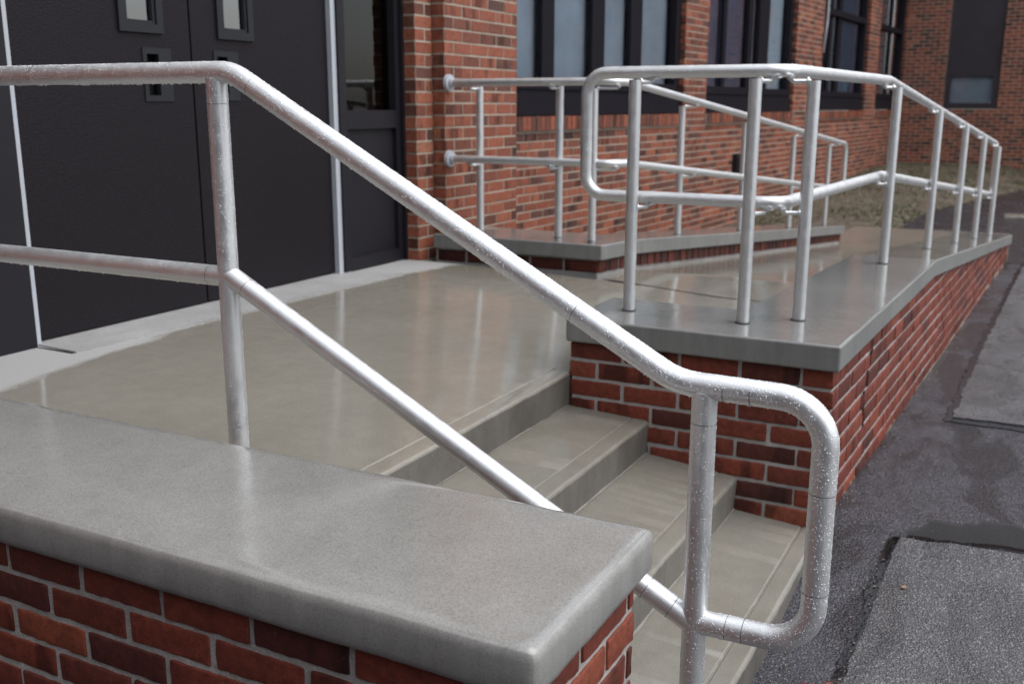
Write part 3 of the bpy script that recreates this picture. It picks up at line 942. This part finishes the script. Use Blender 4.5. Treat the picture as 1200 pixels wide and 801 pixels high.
# window of the wing: dark panel over one small sash
mb = MB()
y0, y1, X = .49, 1.42, 18.3
mb.box((X+.06, y0, 1.42), (X+.16, y1, 2.95))
mb.box((X+.03, y0, .755), (X+.16, y0+.10, 1.419)); mb.box((X+.03, y1-.09, .755), (X+.16, y1, 1.419)); mb.box((X+.03, y0+.1005, .755), (X+.16, y1-.0905, .86)); mb.box((X+.03, y0+.1005, 1.36), (X+.16, y1-.0905, 1.419))
ww = mb.build('window', M['panel'], sb)
mb = MB(); mb.add([(X+.1, y0+.05, .8), (X+.1, y1-.05, .8), (X+.1, y1-.05, 1.4), (X+.1, y0+.05, 1.4)], [(3,2,1,0)]); mb.build('glass', M['glass'], ww)
mb = MB(); mb.add([(X+.2, y0, .8), (X+.2, y1, .8), (X+.2, y1, 1.4), (X+.2, y0, 1.4)], [(3,2,1,0)]); mb.build('blind', M['blind'], ww)

# entrance: frame, two doors, sidelight, threshold
mb = MB()
ZDH = 2.2
mb.box((-.99, 2.70, -.055), (-.775, 2.86, ZDH)); mb.box((-1.9, 2.72, -.055), (-.9905, 2.84, .06)); mb.box((-1.9, 2.72, .0605), (-1.80, 2.84, ZDH))
mb.box((-1.9, 2.70, ZDH+.0005), (1.7, 2.86, 2.36)); mb.box((1.105, 2.71, -.05), (1.135, 2.86, ZDH))
mb.build('door_frame', M['frame'], sb)
mb = MB(); mb.box((-1.7995, 2.77, .0605), (-.9905, 2.79, ZDH)); mb.build('side_panel', M['door'], sb)
def strip(x0, x1):
    mb = MB(); mb.box((x0, 2.722, -.05), (x1, 2.79, ZDH)); mb.build('frame_strip', M['white_strip'], sb)
strip(-.774, -.742); strip(1.068, 1.104)
def door(x0, x1, lite, pull):
    mb = MB()
    # leaf with two openings cut out of it
    lx0, lx1, lz0, lz1 = lite; px0, px1, pz0, pz1 = pull
    xs = sorted({x0, lx0, lx1, px0, px1, x1}); zs = [-.038, pz0, pz1, lz0, lz1, 2.17]
    for i in range(len(xs)-1):
        for j in range(5):
            a, b, c, d = xs[i], xs[i+1], zs[j], zs[j+1]
            if j == 1 and a >= px0-1e-6 and b <= px1+1e-6: continue
            if j == 3 and a >= lx0-1e-6 and b <= lx1+1e-6: continue
            mb.add([(a, YD, c), (b, YD, c), (b, YD, d), (a, YD, d)], [(0,1,2,3)])
    mb.add([(x0, YD, -.038), (x1, YD, -.038), (x1, YD+.045, -.038), (x0, YD+.045, -.038)], [(3,2,1,0)])
    mb.add([(x0, YD, -.038), (x0, YD+.045, -.038), (x0, YD+.045, 2.17), (x0, YD, 2.17)], [(3,2,1,0)])
    mb.add([(x1, YD, -.038), (x1, YD+.045, -.038), (x1, YD+.045, 2.17), (x1, YD, 2.17)], [(0,1,2,3)])
    dr = mb.build('door', M['door'], sb)
    mb = MB(); fw_, fo = .034, .012     # stepped frame of the narrow window
    for (a, b, c, d) in ((lx0, lx0+fw_, lz0, lz1), (lx1-fw_, lx1, lz0, lz1), (lx0+fw_, lx1-fw_, lz0, lz0+fw_), (lx0+fw_, lx1-fw_, lz1-fw_, lz1)):
        mb.box((a, YD-fo, c), (b, YD+.03, d))
        ix0, ix1 = lx0+fw_, lx1-fw_
    for (a, b, c, d) in ((lx0+fw_+.0005, lx0+fw_+.014, lz0+fw_+.0005, lz1-fw_-.0005), (lx1-fw_-.014, lx1-fw_-.0005, lz0+fw_+.0005, lz1-fw_-.0005), (lx0+fw_+.0145, lx1-fw_-.0145, lz0+fw_+.0005, lz0+fw_+.014)):
        mb.box((a, YD-.004, c), (b, YD+.03, d))
    f_ = mb.build('vision_frame', M['lite'], dr)
    mb = MB(); mb.add([(lx0+.03, YD+.012, lz0+.03), (lx1-.03, YD+.012, lz0+.03), (lx1-.03, YD+.012, lz1-.03), (lx0+.03, YD+.012, lz1-.03)], [(0,1,2,3)])
    mb.build('vision_glass', M['glass_lite'], dr)
    mb = MB(); t = .020                  # recessed pull: plate with a dark cup
    m_ = px0 + (px1-px0)*.55
    for (a, b, c, d) in ((px0, px0+t, pz0, pz1), (m_, px1, pz0, pz1), (px0+t, m_, pz0, pz0+t*1.2), (px0+t, m_, pz1-t*1.2, pz1)):
        mb.box((a, YD-.005, c), (b, YD+.02, d))
    mb.box((px0+t, YD+.045, pz0), (m_+.04, YD+.05, pz1), 1)
    mb.build('recessed_pull', [M['lite'], M['void']], dr)
door(-.741, .136, (-.239, -.013, 1.100, 1.80), (-.128, .022, .832, 1.043))
door(.146, 1.067, (.298, .525, 1.098, 1.80), (.269, .421, .836, 1.047))
mb = MB()
mb.box((1.1355, 2.72, -.05), (1.175, 2.80, ZDH)); mb.box((1.665, 2.70, -.055), (1.69, 2.80, ZDH)); mb.box((1.625, 2.72, -.05), (1.6645, 2.80, ZDH))
mb.box((1.1755, 2.72, .695), (1.6245, 2.80, .79)); mb.box((1.1755, 2.72, -.05), (1.6245, 2.80, .02)); mb.box((1.1755, 2.745, .0205), (1.6245, 2.77, .6945))
sl = mb.build('sidelight', M['frame'], sb)
mb = MB(); mb.add([(1.17, 2.765, .78), (1.63, 2.765, .78), (1.63, 2.765, 2.2), (1.17, 2.765, 2.2)], [(0,1,2,3)]); mb.build('glass', M['glass_door'], sl)
mb = MB()
vs = []
for (x, y) in ((-.768, 2.505), (1.24, 2.435), (1.13, 2.76), (-.752, 2.76)): vs.append((x, y, -.0445)); 
for (x, y) in ((-.768, 2.505), (1.24, 2.435), (1.13, 2.76), (-.752, 2.76)): vs.append((x, y, -.07))
mb.add(vs, [(0,1,2,3), (0,4,5,1), (1,5,6,2), (3,7,4,0)])
th = mb.build('threshold', M['thresh'], sb)
mb = MB(); mb.box((-.78, 2.515, -.0525), (-.769, 2.77, -.0488)); mb.build('edge_gap', M['gap'], th)

# small things on the wall
mb = MB()
pts = [wp(12.36, 4.2, -.03), wp(12.36, 2.0, -.03), wp(12.25, 1.55, -.03)]
tube(mb, fillet(pts, .2, 5), .016, 10)
tag(mb.build('conduit', M['white_strip'], smooth=True), 'thin pale conduit running down the brick pier beside a dark window', 'conduit')
mb = MB(); a = wp(8.72, .02, 0); mb.obox(a, wu*.14, wn*.06, Vector((0,0,.24))); mb.obox(a + wu*.02 + wn*.0605 + Vector((0,0,.03)), wu*.10, wn*.012, Vector((0,0,.16)))
tag(mb.build('wall_box', M['lite']), 'small dark metal box fixed low on the brick wall behind the ramp rail', 'utility box')

# ------------------------------------------------------------------ ground
def ground_z(x, y):
    z = -.500 - .010*max(0, x)
    if x < .15: z -= .115*min(1, (.15-x)/.8)
    if x > 9: z = min(z + .035*(x-9)*min(1, max(0, (y+1.)/2.)) + .018*(x-9), -.30)
    return z
def spaced(vals): return vals
xs = [-60,-30,-15,-8,-5,-3,-2.4] + [-2 + .1*i for i in range(41)] + [2.5+.5*i for i in range(40)] + [24,30,45,80,160]
ys = [-160,-80,-40,-20,-10,-6,-4,-3,-2.4,-2] + [-1.8+.15*i for i in range(22)] + [1.6,1.8,2.0,2.4,3,4,8,40]
mb = MB(); n = len(ys)
mb.add([(x, y, ground_z(x, y) + .006*nz((x, y, 0), 1.7)) for x in xs for y in ys],
       [(i*n+j, (i+1)*n+j, (i+1)*n+j+1, i*n+j+1) for i in range(len(xs)-1) for j in range(n-1)])
tag(mb.build('ground', M['asph'], smooth=True), kind='structure')

def gz(x, y): return ground_z(x, y) + .006*nz((x, y, 0), 1.7)
def ragged(poly, step=.03, amp=.012, seed=0.):
    out = []
    for i in range(len(poly)):
        a = Vector((*poly[i], 0)); b = Vector((*poly[(i+1) % len(poly)], 0)); n = max(1, int((b-a).length/step))
        n = min(n, 90)
        t = (b-a).normalized(); nn = Vector((-t.y, t.x, 0))
        for k in range(n):
            p = a + (b-a)*k/n
            p = p + nn*(amp*nz((p.x+seed, p.y, seed), 9) + amp*.7*nz((p.x, p.y+seed, seed), 28))
            out.append((p.x, p.y))
    return out
def patch(name, poly, lift, material, label=None, kind='structure', amp=.012, seed=0., skirt=.05, flat=None):
    pl = ragged(poly, amp=amp, seed=seed); bm = bmesh.new()
    zf = (lambda x, y: flat) if flat is not None else (lambda x, y: gz(x, y) + lift)
    vs = [bm.verts.new((x, y, 0)) for x, y in pl]
    f = bm.faces.new(vs)
    if f.normal.z < 0 or True:
        bm.normal_update()
        if f.normal.z < 0: f.normal_flip()
    bmesh.ops.triangulate(bm, faces=[f])
    if flat is None:
        for _ in range(4):
            lg = [e for e in bm.edges if e.calc_length() > .35]
            if lg: bmesh.ops.subdivide_edges(bm, edges=lg, cuts=1); bmesh.ops.triangulate(bm, faces=[q for q in bm.faces if len(q.verts) > 3])
    for v in bm.verts: v.co.z = zf(v.co.x, v.co.y)
    if skirt:
        be = [e for e in bm.edges if e.is_boundary]
        r = bmesh.ops.extrude_edge_only(bm, edges=be)
        for v in [q for q in r['geom'] if isinstance(q, bmesh.types.BMVert)]: v.co.z -= skirt
    me = bpy.data.meshes.new(name); bm.to_mesh(me); bm.free(); me.materials.append(material)
    o = bpy.data.objects.new(name, me); COL.objects.link(o)
    if label: o['label'] = label
    o['kind'] = kind
    return o
# black seam under the edges of the old surface, then the old surface itself
patch('seam', [(-2.9,-.150),(-.9,-.158),(-.06,-.188),(.075,-.200),(.12,-.60),(.14,-3.),(-2.9,-3.)], .004, M['gap'], amp=.016, seed=3.)
patch('old_pavement', [(-3.,-.185),(-.9,-.190),(-.10,-.222),(.03,-.232),(.06,-.58),(.07,-3.2),(-3.,-3.2)], .016, M['asph_old'], amp=.012, seed=1.)
patch('seam', [(1.42,-.235),(3.1,-.262),(7.0,-.385),(7.,-.7),(6.9,-3.),(1.40,-3.)], .004, M['gap'], amp=.02, seed=8.)
patch('old_pavement', [(1.48,-.268),(3.1,-.298),(6.8,-.410),(6.8,-3.2),(1.47,-3.2)], .010, M['asph_old'], amp=.014, seed=5.)
patch('puddle', [(.05,-.27),(.10,-.25),(.17,-.30),(.26,-.40),(.30,-.55),(.32,-1.1),(.06,-1.1),(.075,-.5)], 0, M['puddle'], amp=.045, seed=2., skirt=0, flat=gz(.15,-.45)+.006)
patch('puddle', [(-.10,-.185),(.02,-.20),(.14,-.225),(.13,-.27),(.04,-.226),(-.08,-.214)], 0, M['puddle'], amp=.012, seed=7., skirt=0, flat=gz(.03,-.21)+.007)
patch('black_asphalt', [(6.95,-.33),(6.95,1.0),(8.4,1.15),(9.0,.95),(10.8,.78),(12.0,.40),(14.2,-.15),(15.4,-1.),(15.6,-3.),(7.2,-3.)], .005, M['asph_black'], amp=.05, seed=4.)
patch('soil', [(2.3,1.75),(6.9,1.50),(6.9,2.89),(2.76,3.16)], .06, M['soil'], amp=.0, seed=5.)
patch('path', [(6.875,-.27),(8.56,-.225),(8.46,1.32),(6.93,1.34)], 0, M['ramp'], amp=.006, seed=9., flat=-.481, skirt=.2)
# lawn in front of the wing: soil with blades of grass and dead litter
patch('lawn', [(7.0,1.40),(8.46,1.28),(9.0,1.0),(10.8,.80),(12.0,.42),(14.2,-.13),(15.4,-1.),(15.6,-3.),(16.2,-9),(18.28,-9),(18.28,2.15),(14,2.42),(7.0,2.88)], .02, M['soil'], amp=.06, seed=6.)
def grass_mat():
    m, nt, b = mat('grass_blades')
    at = N(nt, 'ShaderNodeVertexColor'); at.layer_name = 'tone'
    L(nt, at.outputs[0], b.inputs['Base Color']); b.inputs['Roughness'].default_value = .6
    return m
mb = MB(); rnd = random.Random(3); cnt = 0
def in_lawn(x, y):
    if x > 18.2 or y > wallY(x)-.02: return False
    e = [(8.46,1.28),(9.0,1.0),(10.8,.80),(12.0,.42),(14.2,-.13),(15.4,-1.)]
    for (xa, ya), (xb, yb) in zip(e, e[1:]):
        if yb <= y <= ya:
            return x > xa + (xb-xa)*(y-ya)/(yb-ya) + .06
    return y > 1.28 and x > 7.1
while cnt < 42000:
    x = rnd.uniform(7.7, 18.2); y = rnd.uniform(-1.2, 2.7)
    if not in_lawn(x, y): continue
    k = noise.noise(Vector((x*.9, y*1.6, 1.7))) + .5*noise.noise(Vector((x*3, y*4, 4.)))
    near = (18.2-x)
    if k < -.25 and rnd.random() < .6: cnt += 1; continue
    hgt = rnd.uniform(.006, .020) * (1.4 if k > .1 else .8)
    a = rnd.uniform(0, 2*math.pi); w = rnd.uniform(.006, .014); lean = rnd.uniform(.0, .07) if k > 0 else rnd.uniform(.03, .09)
    z = gz(x, y) + .018
    if rnd.random() < .22 + k*.6: c = (rnd.uniform(.06,.09), rnd.uniform(.075,.11), rnd.uniform(.028,.04))
    else: c = (rnd.uniform(.11,.19), rnd.uniform(.09,.15), rnd.uniform(.06,.10))
    ca, sa = math.cos(a), math.sin(a); b_ = rnd.uniform(0, 6.28)
    mb.add([(x-ca*w, y-sa*w, z), (x+ca*w, y+sa*w, z), (x+math.cos(b_)*lean, y+math.sin(b_)*lean, z+hgt)], [(0,1,2)], 0, c)
    cnt += 1
tag(mb.build('grass', grass_mat(), tones=True), kind='stuff')

rnd = random.Random(11); mb = MB()
def grit(x, y, s, lift):
    z = gz(x, y) + lift; c = rnd.uniform(.5, 1.)
    a = rnd.uniform(0, 6.28); ca, sa = math.cos(a), math.sin(a); v = []
    for (px, py, pz) in ((1,0,.2),(0,.7,.25),(-.9,0,.15),(0,-.8,.2),(.1,.05,.9)):
        v.append((x + s*(px*ca-py*sa), y + s*(px*sa+py*ca), z + s*pz))
    mb.add(v, [(0,1,4),(1,2,4),(2,3,4),(3,0,4)], 0 if rnd.random() < .7 else 1)
for _ in range(900):
    t = rnd.random(); x = -1.2 + 4.2*t
    if rnd.random() < .5: grit(x, curb_out(max(0,x)) + .012 - abs(rnd.gauss(0, .03)) - (.02 if x < 0 else 0), rnd.uniform(.0015, .005), .001)
    elif x < 0: grit(x, -.185 + rnd.gauss(0, .018), rnd.uniform(.0015, .006), .006)
    else: grit(rnd.gauss(.03, .03), -.24-1.0*rnd.random(), rnd.uniform(.0015, .005), .010)
tag(mb.build('gravel', [M['asph_old'], M['footing']]), kind='stuff')

# a pale broken kerb stone beyond the ramp, and wet leaves on the asphalt
mb = MB()
def kf(p):
    q = Vector((11.0, -.62, gz(11.0,-.62)-.005)) + Vector((p.x, p.y, p.z)) + Vector((0,0,.012*nz(p, 9)))
    q.x += .03*nz(p, 5); q.z += .01*nz(p, 20); return q
rounded_box(mb, (.16, .55, .05), .03, (.05,.05,.05), kf)
tag(mb.build('kerb_stone', M['step'], smooth=True), 'pale worn kerb stone lying at the edge of the grass beyond the ramp', 'kerb')
def leaf(name, label, x, y, z, s, material, rot):
    mb = MB(); pts = []
    for lobe in range(5):
        a0 = rot + (lobe-2)*.62
        ln = s*(1, .85, .6)[abs(lobe-2)]
        pts.append((math.cos(a0-.28)*ln*.45, math.sin(a0-.28)*ln*.45)); pts.append((math.cos(a0)*ln, math.sin(a0)*ln)); pts.append((math.cos(a0+.28)*ln*.45, math.sin(a0+.28)*ln*.45))
    up = []; dn = []
    for (px, py) in [(math.cos(rot+math.pi)*s*.15, math.sin(rot+math.pi)*s*.15)] + pts:
        h = .004 + .010*abs(nz((px*9, py*9, rot), 3))
        up.append((x+px, y+py, z+h)); dn.append((x+px, y+py, z+h-.0012))
    n = len(up); cz = (x, y, z+.007)
    mb.add(up + [cz], [(i, (i+1) % n, n) for i in range(n)])
    mb.add(dn + [(x, y, z+.0058)], [((i+1) % n, i, n) for i in range(n)])
    mb.add(up + dn, [(i, n+i, n+(i+1) % n, (i+1) % n) for i in range(n)])
    p = Vector((x, y, z+.006)); d = Vector((math.cos(rot+math.pi), math.sin(rot+math.pi), 0))
    tube(mb, [p, p + d*s*.5, p + d*s*.8 + Vector((0,0,-.003))], .0008, 6)
    tag(mb.build(name, material), label, 'leaf', 'fallen leaves on the wet asphalt')
leaf('fallen_leaf', 'dark red wet leaf on the asphalt just below the looped rail end', -.80, -.128, gz(-.80,-.128)+.002, .045, M['leaf'], .6)
leaf('fallen_leaf', 'small reddish leaf on the rim of the broken old asphalt', -.745, -.172, gz(-.745,-.172)+.004, .028, M['leaf'], 2.4)
leaf('fallen_leaf', 'tan leaf scrap lying on the coarse old asphalt slab', -.245, -.275, gz(-.245,-.275)+.017, .020, M['leaf2'], 4.)

# ------------------------------------------------------------------ light, sky, camera
SUN_AZ, SUN_EL = R(-75), R(62)          # direction towards the sun, azimuth from +x
w = bpy.data.worlds.new('World'); SC.world = w; w.use_nodes = True
nt = w.node_tree; nt.nodes.clear()
out = N(nt, 'ShaderNodeOutputWorld'); bg = N(nt, 'ShaderNodeBackground'); sky = N(nt, 'ShaderNodeTexSky', sky_type='NISHITA')
sky.sun_disc = False; sky.sun_elevation = SUN_EL; sky.sun_rotation = math.pi/2 - SUN_AZ
sky.air_density = 1; sky.dust_density = 1.5; sky.ozone_density = 1.5
hs = N(nt, 'ShaderNodeHueSaturation'); hs.inputs['Saturation'].default_value = .26
L(nt, sky.outputs[0], hs.inputs['Color'])
tc = N(nt, 'ShaderNodeTexCoord'); sx = N(nt, 'ShaderNodeSeparateXYZ'); L(nt, tc.outputs['Generated'], sx.inputs[0])
gr = ramp(nt, sx.outputs[2], [(0, g(.42)), (.35, g(.75)), (.8, g(1.0))])   # overcast: brighter overhead than at the horizon
L(nt, mixc(nt, 1., hs.outputs[0], gr, 'MULTIPLY'), bg.inputs[0]); L(nt, bg.outputs[0], out.inputs[0])
bg.inputs[1].default_value = .15
sd = bpy.data.lights.new('sun', 'SUN'); sd.energy = .5; sd.angle = R(60); sd.color = (1, .985, .965)
so = bpy.data.objects.new('sun', sd); COL.objects.link(so)
dv = Vector((math.cos(SUN_EL)*math.cos(SUN_AZ), math.cos(SUN_EL)*math.sin(SUN_AZ), math.sin(SUN_EL)))
so.rotation_euler = dv.to_track_quat('Z', 'Y').to_euler(); so.location = dv*30

cam = bpy.data.cameras.new('camera'); co = bpy.data.objects.new('camera', cam); COL.objects.link(co)
yaw, pitch, roll = R(27.71061282), R(13.23224165), R(.09696078)
f = Vector((math.cos(yaw)*math.cos(pitch), math.sin(yaw)*math.cos(pitch), -math.sin(pitch)))
r = f.cross(Vector((0,0,1))).normalized(); u = r.cross(f)
r2 = r*math.cos(roll) + u*math.sin(roll); u2 = -r*math.sin(roll) + u*math.cos(roll)
mw = Matrix((r2, u2, -f)).transposed().to_4x4(); mw.translation = Vector((-3.16279215, -.52322604, .82378962))
co.matrix_world = mw
cam.sensor_fit = 'HORIZONTAL'; cam.sensor_width = 36; cam.lens = 36*1184.1238/1200
cam.clip_start = .05; cam.clip_end = 500
cam.dof.use_dof = True; cam.dof.focus_distance = 2.05; cam.dof.aperture_fstop = 5.0
SC.camera = co
SC.view_settings.view_transform = 'Standard'; SC.view_settings.look = 'None'
SC.view_settings.exposure = 1.42; SC.view_settings.gamma = 1
SC.cycles.max_bounces = 8; SC.cycles.transparent_max_bounces = 8
SC.cycles.use_denoising = True
SC.cycles.denoising_prefilter = 'ACCURATE'
